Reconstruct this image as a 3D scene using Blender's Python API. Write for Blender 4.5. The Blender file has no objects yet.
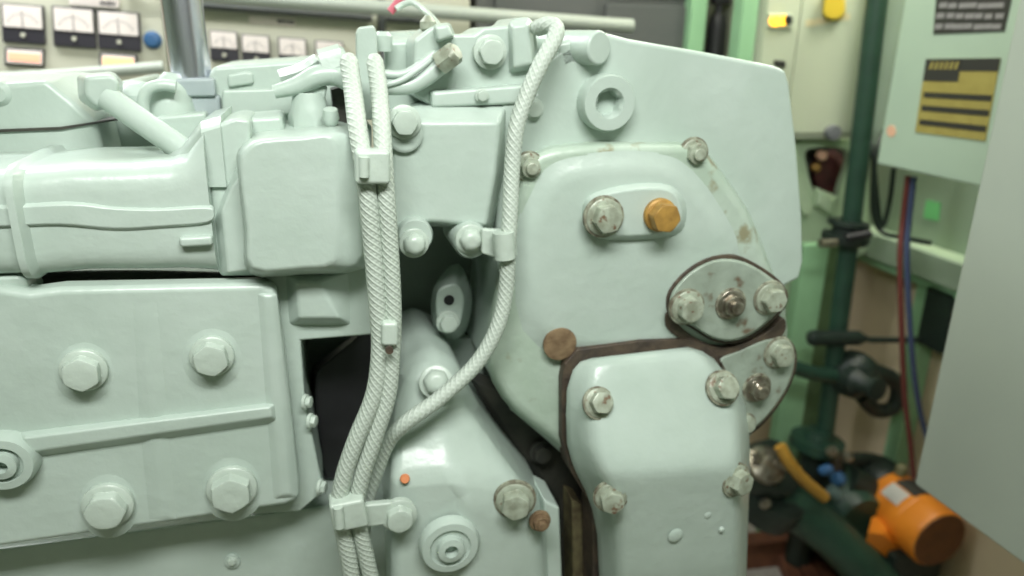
import bpy, bmesh, math, random
from mathutils import Vector, Matrix, Quaternion
random.seed(7)
PI = math.pi
SC = bpy.context.scene
COL = SC.collection
# ---------------------------------------------------------------- camera
FPX = 744.0
PITCH, YAW, ROLL = math.radians(18.2), math.radians(15.1), math.radians(1.14)
EYE = Vector((0, 0, 1.65))
_f = Vector((math.sin(YAW)*math.cos(PITCH), math.cos(YAW)*math.cos(PITCH), -math.sin(PITCH)))
_r = Vector((math.cos(YAW), -math.sin(YAW), 0))
_u = _r.cross(_f)
RT = math.cos(ROLL)*_r + math.sin(ROLL)*_u
UP = -math.sin(ROLL)*_r + math.cos(ROLL)*_u
FW = _f
cam = bpy.data.cameras.new('camera')
camo = bpy.data.objects.new('camera', cam); COL.objects.link(camo)
cam.sensor_width = 36.0; cam.lens = 36.0*FPX/1024.0; cam.clip_start = 0.02
camo.matrix_world = Matrix(((RT.x, UP.x, -FW.x, EYE.x), (RT.y, UP.y, -FW.y, EYE.y), (RT.z, UP.z, -FW.z, EYE.z), (0, 0, 0, 1)))
cam.dof.use_dof = True; cam.dof.focus_distance = 0.82; cam.dof.aperture_fstop = 3.0
SC.camera = camo
# ---------------------------------------------------------------- world, lights, exposure
SC.view_settings.view_transform = 'Standard'; SC.view_settings.look = 'None'
SC.view_settings.gamma = 1.0; SC.view_settings.use_curve_mapping = False
SC.view_settings.exposure = 0.47
wd = bpy.data.worlds.new('world'); SC.world = wd; wd.use_nodes = True
wd.node_tree.nodes['Background'].inputs[0].default_value = (0.75, 0.9, 0.8, 1)
wd.node_tree.nodes['Background'].inputs[1].default_value = 0.05
def area(name, loc, size, power, col, tgt=None):
    l = bpy.data.lights.new(name, 'AREA'); l.shape = 'RECTANGLE'; l.size, l.size_y = size
    l.energy = power; l.color = col
    o = bpy.data.objects.new(name, l); COL.objects.link(o); o.location = loc
    d = (Vector(tgt)-Vector(loc)) if tgt else Vector((0, 0, -1))
    o.rotation_euler = d.to_track_quat('-Z', 'Y').to_euler()
area('ceiling_tube_near', (0.0, -0.15, 2.62), (1.2, 0.3), 33, (1.0, 1.0, 0.98), (0.0, 0.7, 1.0))
area('ceiling_tube_left', (-0.9, 1.95, 2.65), (1.2, 0.3), 24, (0.95, 0.97, 1.0))
area('ceiling_tube_right', (1.0, 1.6, 2.65), (0.3, 1.2), 11, (1.0, 0.98, 0.86))
area('added_wall_fill', (1.98, 1.95, 2.65), (0.3, 0.9), 20, (1.0, 0.98, 0.88))  # unseen fill light added to brighten the shadowed right wall

# ---------------------------------------------------------------- helpers
def ray(px, py):
    return RT*((px-512)/FPX) + UP*(-(py-288)/FPX) + FW
def P(px, py, y=None, x=None, z=None):          # a measured point of the photo put on a plane of the room
    d = ray(px, py)
    if y is not None: t = (y-EYE.y)/d.y
    elif x is not None: t = (x-EYE.x)/d.x
    else: t = (z-EYE.z)/d.z
    return EYE + d*t
def mpp(px, py, y):                             # metres per photo pixel at that plane
    return (y/ray(px, py).y)/FPX
WL = {}
def wl(o): return WL.get(o, Vector((0, 0, 0))) if o else Vector((0, 0, 0))
def props(o, label=None, cat=None, group=None, kind=None):
    if label: o['label'] = label
    if cat: o['category'] = cat
    if group: o['group'] = group
    if kind: o['kind'] = kind
    return o
def thing(name, loc, label, cat, group=None):
    o = bpy.data.objects.new(name, None); o.empty_display_size = 0.1; COL.objects.link(o)
    o.location = loc; WL[o] = Vector(loc)
    return props(o, label, cat, group)
def finish_mesh(bm, name, mat, sharp=38, smooth=True):
    bmesh.ops.recalc_face_normals(bm, faces=bm.faces[:])
    me = bpy.data.meshes.new(name)
    if smooth:
        for f in bm.faces: f.smooth = True
    bm.to_mesh(me); bm.free()
    if smooth: me.set_sharp_from_angle(angle=math.radians(sharp))
    for m in (mat if isinstance(mat, (list, tuple)) else [mat]): me.materials.append(m)
    return me
def obj(name, bm, mat, parent=None, sharp=38, smooth=True, label=None, cat=None, group=None, kind=None, origin=None, wn=True):
    if origin is None:
        xs = [v.co.x for v in bm.verts]; ys = [v.co.y for v in bm.verts]; zs = [v.co.z for v in bm.verts]
        base = min(zs) if parent is None else (min(zs)+max(zs))/2
        origin = Vector(((min(xs)+max(xs))/2, (min(ys)+max(ys))/2, base))
    for v in bm.verts: v.co -= origin
    me = finish_mesh(bm, name, mat, sharp, smooth)
    o = bpy.data.objects.new(name, me); COL.objects.link(o)
    WL[o] = Vector(origin)
    if parent: o.parent = parent
    o.location = origin - wl(parent)
    if smooth and wn:
        w = o.modifiers.new('wn', 'WEIGHTED_NORMAL'); w.keep_sharp = True
    return props(o, label, cat, group, kind)
def rings(bm, rr, cap0=True, cap1=True, closed=True):   # loft between rings of equal vertex count
    vs = [[bm.verts.new(p) for p in r] for r in rr]
    n = len(rr[0])
    for a, b in zip(vs[:-1], vs[1:]):
        for i in range(n if closed else n-1):
            j = (i+1) % n
            bm.faces.new((a[i], a[j], b[j], b[i]))
    if cap0: bm.faces.new(vs[0][::-1])
    if cap1: bm.faces.new(vs[-1])
    return vs
def bev(bm, w, seg=3, ang=25):
    if w <= 0: return
    bmesh.ops.recalc_face_normals(bm, faces=bm.faces[:])
    es = [e for e in bm.edges if len(e.link_faces) == 2 and e.calc_face_angle(0) > math.radians(ang)]
    bmesh.ops.bevel(bm, geom=es, offset=w, offset_type='OFFSET', segments=seg, profile=0.5, affect='EDGES', clamp_overlap=True)
def smooth_poly(pts, k=3):                     # closed Catmull-Rom through measured outline points
    n = len(pts); out = []
    for i in range(n):
        p0, p1, p2, p3 = [Vector(pts[(i+d) % n]) for d in (-1, 0, 1, 2)]
        for s in range(k):
            t = s/k
            out.append(0.5*((2*p1)+(-p0+p2)*t+(2*p0-5*p1+4*p2-p3)*t*t+(-p0+3*p1-3*p2+p3)*t**3))
    return [(p.x, p.y) for p in out]
def plate_bm(pts, y, depth, b=0.004, seg=3, bm=None, ang=25):
    bm = bm or bmesh.new()
    f = [P(a, c, y) for a, c in pts]
    rings(bm, [f, [p+Vector((0, depth, 0)) for p in f]])
    bev(bm, b, seg, ang)
    return bm
def loft_bm(specs, b=0.004, seg=3, ang=25):     # specs: list of (outline, y) from the front outline to the back one
    bm = bmesh.new()
    rings(bm, [[P(a, c, y) for a, c in pts] for pts, y in specs])
    bev(bm, b, seg, ang)
    return bm
def box_bm(x0, x1, y0, y1, z0, z1, b=0.0, seg=2, bm=None):
    bm2 = bmesh.new()
    rings(bm2, [[(x0, y0, z0), (x1, y0, z0), (x1, y1, z0), (x0, y1, z0)], [(x0, y0, z1), (x1, y0, z1), (x1, y1, z1), (x0, y1, z1)]])
    bev(bm2, b, seg)
    if bm is None: return bm2
    merge(bm, bm2); return bm
def merge(bm, other):
    me = bpy.data.meshes.new('tmp'); other.to_mesh(me); other.free(); bm.from_mesh(me); bpy.data.meshes.remove(me)
def frame_of(d):
    d = Vector(d).normalized()
    a = Vector((0, 0, 1)) if abs(d.z) < 0.9 else Vector((1, 0, 0))
    s = d.cross(a).normalized(); t = s.cross(d)
    return s, t, d
def lathe_bm(prof, o, d, seg=28, bm=None, cap0=True, cap1=True, hexes=()):
    bm = bm or bmesh.new(); s, t, d = frame_of(d); o = Vector(o); rr = []
    for i, (r, h) in enumerate(prof):
        ring = []
        for k in range(seg):
            a = 2*PI*k/seg; q = r
            if i in hexes:
                m = (a+0.3) % (PI/3)-PI/6; q = r*math.cos(PI/6)/math.cos(m)
            ring.append(o+d*h+s*(q*math.cos(a))+t*(q*math.sin(a)))
        rr.append(ring)
    rings(bm, rr, cap0, cap1); return bm
def catmull(pts, k=6):
    pts = [Vector(p) for p in pts]; out = []
    n = len(pts)
    for i in range(n-1):
        p0 = pts[i-1] if i else 2*pts[0]-pts[1]
        p1, p2 = pts[i], pts[i+1]
        p3 = pts[i+2] if i+2 < n else 2*pts[-1]-pts[-2]
        for s in range(k):
            t = s/k
            out.append(0.5*((2*p1)+(-p0+p2)*t+(2*p0-5*p1+4*p2-p3)*t*t+(-p0+3*p1-3*p2+p3)*t**3))
    out.append(pts[-1]); return out
def tube_bm(pts, r, seg=16, k=6, bm=None, uv=True, smoothp=True, dome=False):
    bm = bm or bmesh.new()
    path = catmull(pts, k) if smoothp and len(pts) > 2 else [Vector(p) for p in pts]
    rad = r if callable(r) else (lambda t: r)
    n = len(path); s, t, d = frame_of(path[1]-path[0]); L = 0; rr = []; us = []
    for i, p in enumerate(path):
        dd = (path[min(i+1, n-1)]-path[max(i-1, 0)]).normalized()
        s = (s-dd*s.dot(dd)).normalized(); t = dd.cross(s)
        if i: L += (p-path[i-1]).length
        us.append(L); q = rad(i/(n-1))
        rr.append([p+s*(q*math.cos(2*PI*j/seg))+t*(q*math.sin(2*PI*j/seg)) for j in range(seg)])
    if dome:
        q = rad(0); d0 = (path[0]-path[1]).normalized()
        for a in (0.5, 0.85):
            c = path[0]
            base = rr[0] if a == 0.5 else None
            ring = [c+d0*(q*math.sin(a*PI/2))+(pp-c)*math.cos(a*PI/2) for pp in first] if a != 0.5 else [c+d0*(q*math.sin(a*PI/2))+(pp-c)*math.cos(a*PI/2) for pp in rr[0]]
            if a == 0.5: first = list(rr[0]); ring = [c+d0*(q*math.sin(a*PI/2))+(pp-c)*math.cos(a*PI/2) for pp in first]
            rr.insert(0, ring); us.insert(0, us[0]-q*0.5)
    vs = [[bm.verts.new(p) for p in ring] for ring in rr]
    lay = bm.loops.layers.uv.verify()
    for i in range(len(vs)-1):
        for j in range(seg):
            j2 = (j+1) % seg
            f = bm.faces.new((vs[i][j], vs[i][j2], vs[i+1][j2], vs[i+1][j]))
            for lp, (uu, vv) in zip(f.loops, ((us[i], j/seg), (us[i], (j+1)/seg), (us[i+1], (j+1)/seg), (us[i+1], j/seg))):
                lp[lay].uv = (uu, vv)
    bm.faces.new(vs[0][::-1]); bm.faces.new(vs[-1])
    return bm
def pxpath(pts): return [P(a, b, y) for a, b, y in pts]
def ell(cx, cy, rx, ry=None, n=20):
    ry = ry or rx
    return [(cx+rx*math.cos(2*PI*i/n), cy+ry*math.sin(2*PI*i/n)) for i in range(n)]

# ---------------------------------------------------------------- materials
def srgb(r, g, b):
    f = lambda c: (c/12.92 if c <= 0.04045 else ((c+0.055)/1.055)**2.4)
    return (f(r/255), f(g/255), f(b/255), 1)
def mat(name, col, rough=0.5, metal=0.0, col2=None, nscale=6.0, bump=0.0, bscale=60.0, rust=0.0, rscale=25.0, rustcol=(96, 62, 42), emit=None, estr=1.0, coat=0.0):
    m = bpy.data.materials.new(name); m.use_nodes = True; nt = m.node_tree; N = nt.nodes; Lk = nt.links
    b = N['Principled BSDF']; b.inputs['Roughness'].default_value = rough; b.inputs['Metallic'].default_value = metal
    b.inputs['Base Color'].default_value = srgb(*col)
    if coat: b.inputs['Coat Weight'].default_value = coat; b.inputs['Coat Roughness'].default_value = 0.15
    tc = N.new('ShaderNodeNewGeometry')
    out = None
    if col2:
        n = N.new('ShaderNodeTexNoise'); n.inputs['Scale'].default_value = nscale; n.inputs['Detail'].default_value = 4
        Lk.new(tc.outputs['Position'], n.inputs['Vector'])
        rp = N.new('ShaderNodeValToRGB'); rp.color_ramp.elements[0].position = 0.35; rp.color_ramp.elements[1].position = 0.65
        rp.color_ramp.elements[0].color = srgb(*col); rp.color_ramp.elements[1].color = srgb(*col2)
        Lk.new(n.outputs['Fac'], rp.inputs['Fac']); out = rp.outputs['Color']
    if rust > 0:
        n = N.new('ShaderNodeTexNoise'); n.inputs['Scale'].default_value = rscale; n.inputs['Detail'].default_value = 5
        Lk.new(tc.outputs['Position'], n.inputs['Vector'])
        rp = N.new('ShaderNodeValToRGB'); rp.color_ramp.elements[0].position = 1-rust-0.04; rp.color_ramp.elements[1].position = 1-rust+0.04
        rp.color_ramp.elements[0].color = (0, 0, 0, 1); rp.color_ramp.elements[1].color = (1, 1, 1, 1)
        Lk.new(n.outputs['Fac'], rp.inputs['Fac'])
        mx = N.new('ShaderNodeMix'); mx.data_type = 'RGBA'
        Lk.new(rp.outputs['Color'], mx.inputs['Factor'])
        if out: Lk.new(out, mx.inputs['A'])
        else: mx.inputs['A'].default_value = srgb(*col)
        mx.inputs['B'].default_value = srgb(*rustcol); out = mx.outputs['Result']
    if out: Lk.new(out, b.inputs['Base Color'])
    if bump > 0:
        n = N.new('ShaderNodeTexNoise'); n.inputs['Scale'].default_value = bscale; n.inputs['Detail'].default_value = 3
        Lk.new(tc.outputs['Position'], n.inputs['Vector'])
        bp = N.new('ShaderNodeBump'); bp.inputs['Strength'].default_value = bump; bp.inputs['Distance'].default_value = 0.004
        Lk.new(n.outputs['Fac'], bp.inputs['Height']); Lk.new(bp.outputs['Normal'], b.inputs['Normal'])
    if emit:
        b.inputs['Emission Color'].default_value = srgb(*emit); b.inputs['Emission Strength'].default_value = estr
    return m
PAINT = mat('engine_paint', (179, 194, 184), 0.3, 0, (171, 187, 176), 9, 0.28, 45)
PAINTR = mat('engine_paint_chipped', (178, 194, 180), 0.35, 0, (162, 181, 163), 9, 0.35, 55, 0.37, 22, (142, 140, 112))
BOLT = mat('painted_bolt', (184, 198, 186), 0.32, 0, (174, 188, 176), 20, 0.2, 90)
BOLTR = mat('worn_bolt', (168, 178, 160), 0.4, 0.1, (136, 142, 124), 60, 0.25, 120, 0.36, 90, (112, 90, 70))
STEEL = mat('bare_steel', (176, 172, 158), 0.3, 0.85, (120, 112, 98), 60, 0.2, 120)
BRASS = mat('ochre_bolt', (176, 138, 68), 0.5, 0.2, (150, 116, 58), 80, 0.15, 120)
RUST = mat('rusty_plug', (130, 110, 82), 0.75, 0.0, (104, 84, 60), 60, 0.4, 140)
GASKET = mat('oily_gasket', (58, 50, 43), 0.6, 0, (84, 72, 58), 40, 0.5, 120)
DARK = mat('oil_and_gap_shade', (44, 46, 42), 0.55, 0, (60, 60, 52), 25, 0.4, 80)  # oily parts; on gap and recess sheets the colour stands for shade
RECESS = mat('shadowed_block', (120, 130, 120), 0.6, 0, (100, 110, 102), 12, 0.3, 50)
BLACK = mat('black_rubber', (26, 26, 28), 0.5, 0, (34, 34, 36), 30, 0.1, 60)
CHROME = mat('chrome', (222, 222, 236), 0.27, 1.0)
GREY = mat('grey_paint', (160, 172, 172), 0.45, 0, (150, 163, 163), 20, 0.1, 60)
PANEL = mat('switchboard_paint', (196, 196, 176), 0.5, 0, (190, 190, 170), 5, 0.05, 30)
DIAL = mat('dial_white', (232, 222, 214), 0.4)
DIALB = mat('dial_black', (50, 48, 54), 0.4)
LAMPO = mat('lit_orange', (255, 190, 130), 0.4, emit=(255, 170, 110), estr=1.3)
LAMPR = mat('lit_salmon', (245, 170, 140), 0.4, emit=(255, 140, 105), estr=0.8)
LAMPY = mat('lit_amber', (255, 190, 60), 0.4, emit=(255, 190, 50), estr=1.8)
BLUE = mat('blue_plastic', (56, 98, 140), 0.4)
RAIL = mat('rail_paint', (168, 176, 164), 0.45)
DKGREY = mat('dark_grey_paint', (92, 94, 92), 0.6, 0, (84, 88, 86), 6, 0.05, 30)
LGREEN = mat('light_green_paint', (150, 196, 152), 0.5, 0, (142, 186, 144), 8, 0.2, 40)
PALEG = mat('faded_green_paint', (172, 192, 162), 0.5, 0, (162, 184, 152), 8, 0.2, 40)
STAIN = mat('rusty_grime', (92, 84, 68), 0.7, 0, (152, 158, 138), 90, 0.3, 120)
SHADEG = mat('shaded_post_green', (96, 122, 84), 0.55, 0, (84, 108, 74), 10, 0.2, 40)
BOXG = mat('cabinet_green', (174, 195, 175), 0.5, 0, (168, 189, 170), 4, 0.05, 30)
PANG = mat('pale_grey_green', (166, 176, 163), 0.55, 0, (160, 170, 158), 3, 0.06, 40)
BEIGEC = mat('beige_cabinet', (188, 196, 173), 0.5, 0, (182, 190, 168), 4, 0.05, 30)
PIPEG = mat('dark_green_paint', (42, 72, 57), 0.4, 0, (36, 62, 50), 15, 0.2, 60)
PIPEK = mat('greenish_black', (34, 47, 40), 0.45, 0, (28, 39, 34), 15, 0.2, 60)
BEIGE = mat('beige_wall', (206, 191, 160), 0.7, 0, (198, 183, 152), 3, 0.1, 20)
WALLG = mat('pale_green_wall', (150, 168, 146), 0.65, 0, (143, 161, 139), 3, 0.1, 20)
CEIL = mat('ceiling_paint', (190, 198, 186), 0.8)
FLOOR = mat('speckled_floor', (178, 174, 162), 0.8, 0, (150, 146, 134), 60, 0.3, 80)
ORANGE = mat('orange_paint', (226, 138, 40), 0.4, 0, (216, 128, 34), 12, 0.1, 60)
FAN = mat('brown_fan_cover', (118, 70, 30), 0.55, 0, (106, 62, 26), 20, 0.2, 60)
SILVER = mat('silver_label', (215, 214, 206), 0.35, 0.3)
YELLOW = mat('yellow', (206, 178, 52), 0.5)
YHOSE = mat('ochre_hose', (184, 142, 56), 0.5, 0, (170, 128, 48), 20)
PLACY = mat('placard_yellow', (166, 154, 84), 0.5, 0, (156, 144, 76), 30)
PLACK = mat('placard_black', (52, 52, 48), 0.5)
PLACG = mat('placard_grey', (112, 108, 112), 0.5)
PLACL = mat('placard_lines', (140, 138, 138), 0.5)
REDW = mat('red_insulation', (112, 56, 50), 0.5)
BLUEW = mat('blue_insulation', (66, 78, 110), 0.5)
BROWN = mat('rust_brown', (120, 76, 52), 0.7, 0, (98, 60, 42), 20, 0.4, 60)
DKRED = mat('dark_red', (78, 34, 34), 0.5, 0, (56, 26, 26), 20, 0.2, 60)
PINK = mat('pink_plastic', (186, 92, 106), 0.5)
GTAG = mat('green_tag', (120, 200, 130), 0.5)
PALEP = mat('pale_pink', (226, 180, 150), 0.5)
ODOT = mat('orange_mark', (206, 130, 84), 0.6)
def braid_mat(name, c1, c2):
    m = bpy.data.materials.new(name); m.use_nodes = True; nt = m.node_tree; N = nt.nodes; Lk = nt.links
    b = N['Principled BSDF']; b.inputs['Roughness'].default_value = 0.5
    uv = N.new('ShaderNodeUVMap'); sp = N.new('ShaderNodeSeparateXYZ'); Lk.new(uv.outputs['UV'], sp.inputs[0])
    def M(op, a, c=None):
        n = N.new('ShaderNodeMath'); n.operation = op
        for i, v in enumerate((a, c)):
            if v is None: continue
            if isinstance(v, (int, float)): n.inputs[i].default_value = v
            else: Lk.new(v, n.inputs[i])
        return n.outputs[0]
    u = M('MULTIPLY', sp.outputs['X'], 2*PI*115); v = M('MULTIPLY', sp.outputs['Y'], 2*PI*7)
    s1 = M('SINE', M('ADD', u, v)); s2 = M('SINE', M('SUBTRACT', u, v))
    h = M('MAXIMUM', s1, M('MULTIPLY', s2, 0.2))
    rp = N.new('ShaderNodeValToRGB'); rp.color_ramp.elements[0].color = srgb(*c2); rp.color_ramp.elements[1].color = srgb(*c1)
    rp.color_ramp.elements[0].position = 0.05; rp.color_ramp.elements[1].position = 0.6
    Lk.new(M('ADD', M('MULTIPLY', h, 0.5), 0.5), rp.inputs['Fac']); Lk.new(rp.outputs['Color'], b.inputs['Base Color'])
    bp = N.new('ShaderNodeBump'); bp.inputs['Strength'].default_value = 0.45; bp.inputs['Distance'].default_value = 0.002
    Lk.new(h, bp.inputs['Height']); Lk.new(bp.outputs['Normal'], b.inputs['Normal'])
    return m
BRAID = braid_mat('painted_braid', (182, 194, 182), (150, 162, 150))

# ---------------------------------------------------------------- setting
def struct(name, bm, m): return obj(name, bm, m, kind='structure', smooth=False)
XR, YB, ZC = 2.2, 2.78, 2.75
FZ = -0.32                                       # floor level
struct('floor', box_bm(-3.0, XR, -1.6, YB, FZ-0.06, FZ), FLOOR)
struct('ceiling', box_bm(-3.0, XR, -1.6, YB, ZC, ZC+0.06), CEIL)
struct('wall_back', box_bm(-3.0, XR+0.06, YB, YB+0.06, FZ-0.06, ZC+0.06), BEIGE)
struct('wall_right', box_bm(XR, XR+0.06, -1.6, YB, FZ-0.06, ZC+0.06), BEIGE)
struct('wall_left', box_bm(-3.06, -3.0, -1.6, YB, FZ-0.06, ZC+0.06), WALLG)
struct('wall_front', box_bm(-3.0, XR, -1.66, -1.6, FZ-0.06, ZC+0.06), WALLG)

# ---------------------------------------------------------------- bolts
def bolt(parent, px, py, y, r, m=None, rot=None, n=(0, -1, 0), kind='hex', name='bolt', label=None, h=0.75, wash=1.28):
    """hex head on a flange washer; r is the radius seen in the photo"""
    m = m or BOLT
    R = r*mpp(px, py, y)/wash
    bm = bmesh.new(); c = P(px, py, y)
    rot = random.uniform(0, PI/3) if rot is None else rot
    s, t, d = frame_of(n)
    rr = []
    def circ(rad, hh, hexq=0.0):
        out = []
        for k in range(36):
            a = 2*PI*k/36; mm = ((a-rot) % (PI/3))-PI/6
            q = rad*(math.cos(PI/6)/math.cos(mm))**hexq
            out.append(c+d*(R*hh)+s*(R*q*math.cos(a))+t*(R*q*math.sin(a)))
        return out
    worn = m in (BOLTR, STEEL)
    if worn: rings(bm, [circ(1.46, -0.2), circ(1.44, 0.02), circ(1.38, 0.05), circ(1.2, 0.06)])
    nf = len(bm.faces)
    rr = [circ(wash, -0.3), circ(wash, 0.12), circ(wash*0.93, 0.2), circ(1.02, 0.22, 1), circ(1.0, 0.24, 1)]
    if kind == 'hex': rr += [circ(1.0, h, 1), circ(0.93, h+0.09, 0.6), circ(0.8, h+0.13), circ(0.35, h+0.16)]
    elif kind == 'nut': rr += [circ(1.0, h, 1), circ(0.86, h+0.1), circ(0.56, h+0.1), circ(0.55, h+0.45), circ(0.4, h+0.55)]
    elif kind == 'dome': rr += [circ(1.0, h*0.6, 0.6), circ(0.9, h, 0.2), circ(0.65, h+0.25), circ(0.3, h+0.36)]
    rings(bm, rr)
    if worn:
        bm.faces.ensure_lookup_table()
        for f in bm.faces[:nf]: f.material_index = 1
    return obj(name, bm, [m, STAIN] if worn else m, parent, sharp=40, label=label, origin=c)

# ================================================================ ENGINE
eng = thing('diesel_engine', (0.0, 1.35, FZ), 'large pale green painted diesel engine with bolted covers filling the middle', 'engine')
def part(name, bm, m=PAINT, parent=None, **k): return obj(name, bm, m, parent or eng, **k)

# --- block behind everything, standing on the floor
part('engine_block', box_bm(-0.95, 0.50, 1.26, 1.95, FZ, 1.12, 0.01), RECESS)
zb = P(160, 540, 1.0).z
part('bedplate', box_bm(-0.95, 0.30, 1.0, 1.3, FZ, zb+0.02, 0.004), PAINT)
bolt(part('mounting_pad', plate_bm(ell(232, 562, 8, 7, 14), 0.996, 0.01, 0.001), PAINT), 232, 561, 0.996, 5)
# block face strip between door and recess
bf = part('block_face', plate_bm([(262, 262), (372, 258), (374, 335), (301, 341), (305, 400), (324, 492), (300, 512), (250, 515)], 0.965, 0.32, 0.004), PAINT)
part('block_shoulder', loft_bm([([(296, 282), (318, 282), (340, 318), (300, 318)], 0.945), ([(284, 270), (352, 270), (352, 326), (288, 326)], 0.968)], 0.004), PAINT)
for a, b in ((311, 421), (321, 487), (306, 402)):
    bolt(bf, a, b, 0.962, 8, n=(1, -0.4, 0))
# --- crankcase door
door = part('crankcase_door', plate_bm([(-70, 305), (-66, 296), (0, 288), (30, 292), (60, 288), (262, 284), (276, 290), (283, 340), (290, 400), (299, 480), (300, 500), (286, 506), (160, 525), (0, 548), (-60, 556)], 0.93, 0.036, 0.016, 4), PAINT)
part('horizontal_rib', loft_bm([([(24, 438), (140, 423), (270, 407), (272, 417), (140, 436), (24, 453)], 0.917), ([(18, 431), (140, 417), (278, 401), (280, 423), (140, 443), (18, 460)], 0.932)], 0.003), PAINT, door)
part('vertical_rib', loft_bm([([(143, 345), (149, 345), (158, 424), (166, 515), (160, 515), (150, 424)], 0.9265), ([(130, 296), (159, 296), (170, 424), (178, 520), (148, 520), (138, 424)], 0.9305)], 0.002), PAINT, door)
part('edge_rib', loft_bm([([(264, 296), (272, 296), (290, 494), (281, 495)], 0.925), ([(256, 292), (278, 292), (298, 498), (272, 500)], 0.931)], 0.003), PAINT, door)
for a, b, q in ((84, 373, 28), (212, 359, 28), (108, 505, 28), (232, 488, 28)):
    part('bolt_pad', loft_bm([(ell(a, b, q*.72, q*.74, 24), 0.9275), (ell(a, b, q*.9, q*.92, 24), 0.929), (ell(a, b, q*1.15, q*1.18, 24), 0.9305)], 0), PAINT, door, sharp=80)
for a, b, r in ((84, 370, 22), (212, 356, 21), (108, 505, 24), (232, 488, 24)):
    bolt(door, a, b, 0.925, r, h=0.7, wash=1.2)
c = P(8, 457, 0.93); k = mpp(8, 457, 0.93)
boss = part('round_boss', lathe_bm([(31*k, -0.01), (30*k, 0.012), (27*k, 0.02), (19*k, 0.021), (18*k, 0.014), (14*k, 0.014), (13.5*k, 0.024), (6.5*k, 0.026), (6*k, 0.012), (0.5*k, 0.012)], c, (0, -1, 0), 32), PAINT, door)
part('lifting_lug', plate_bm([(-20, 278), (18, 276), (27, 283), (32, 296), (-20, 300)], 0.945, 0.05, 0.005), PAINT)

# --- manifold along the top left
yc = 1.03
def mani_bm():
    bm = bmesh.new(); rr = []
    for px, top, bot in ((-70, 158, 274), (-20, 156, 275), (14, 155, 274), (18, 150, 277), (26, 150, 277), (32, 155, 274), (80, 151, 270), (140, 150, 270), (175, 148, 269), (192, 142, 270), (203, 128, 271), (210, 118, 272)):
        a, b = P(px, top+2, yc), P(px, bot-14, yc); cz = (a.z+b.z)/2; hz = (a.z-b.z)/2; x = P(px, (top+bot)/2, .945).x; hy = 0.112 if 17 < px < 28 else 0.098
        ring = []
        for j in range(40):
            t = 2*PI*j/40; cs, sn = math.cos(t), math.sin(t)
            e = 0.38
            ring.append((x, yc-math.copysign(abs(cs)**e, cs)*hy, cz+math.copysign(abs(sn)**e, sn)*hz))
        rr.append(ring)
    rings(bm, rr); return bm
mani = part('intake_manifold', mani_bm(), PAINT, sharp=60)
seam0 = smooth_poly([(-72, 210), (0, 208), (70, 205), (115, 209), (160, 210), (205, 208), (214, 212), (208, 222), (160, 226), (115, 228), (60, 224), (0, 226), (-72, 228)], 4)
seam1 = [(a, 216+(b-216)*1.5-1) for a, b in seam0]
part('seam_flange', loft_bm([(seam0, 0.9275), (seam1, 0.936)], 0.002), PAINT, mani, sharp=60)
part('joint_rib', plate_bm([(178, 238), (212, 236), (213, 246), (180, 248)], 0.922, 0.05, 0.004), PAINT, mani)
bm = bmesh.new(); rr = []
for px, top, dep in ((176, 149, .06), (186, 143, .062), (194, 134, .066), (201, 124, .07), (208, 116, .08), (226, 111, .08)):
    cc = P(px, top, 1.03); zl_ = P(px, 176, 1.03).z
    rr.append([(cc.x, 1.03-dep, zl_), (cc.x, 1.03-dep, cc.z-.012), (cc.x, 1.03-dep+.012, cc.z), (cc.x, 1.03+dep, cc.z), (cc.x, 1.03+dep, zl_)])
rings(bm, rr); part('flared_neck', bm, PAINT, mani, sharp=45)
part('manifold_flange', plate_bm([(206, 128), (236, 118), (250, 120), (256, 276), (219, 276), (213, 235)], 0.955, 0.12, 0.005), PAINT)
part('flange_web', loft_bm([([(232, 186), (240, 178), (249, 270), (228, 273), (222, 210)], 0.938), ([(220, 200), (244, 150), (255, 276), (220, 276), (214, 220)], 0.957)], 0.003), PAINT)

# --- rounded box cover
front = smooth_poly([(240, 168), (246, 150), (262, 141), (300, 138), (332, 138), (338, 180), (338, 230), (333, 262), (300, 268), (252, 268), (247, 230)], 3)
back = smooth_poly([(237, 165), (240, 147), (258, 136), (300, 133), (356, 133), (369, 180), (372, 230), (368, 268), (300, 275), (248, 274), (243, 230)], 3)
back2 = [(a, b) for a, b in back]
bm = bmesh.new()
F1 = [P(a, b, 0.905) for a, b in front]; B1 = [P(a, b, 0.955) for a, b in back]
mid = [P(a*0.35+c2*0.65, b*0.35+d2*0.65, 0.918) for (a, b), (c2, d2) in zip(front, back)]
rings(bm, [F1, mid, B1, [p+Vector((0, 0.16, 0)) for p in B1]]); bev(bm, 0.008, 3, 20)
box = part('rounded_box_cover', bm, PAINT, sharp=60)
part('cover_ledge', plate_bm([(228, 120), (282, 116), (286, 137), (232, 140)], 1.0, 0.1, 0.006), PAINT)
part('deck', plate_bm([(200, 130), (372, 124), (372, 150), (200, 150)], 1.06, 0.2, 0.006), PAINT)

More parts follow.
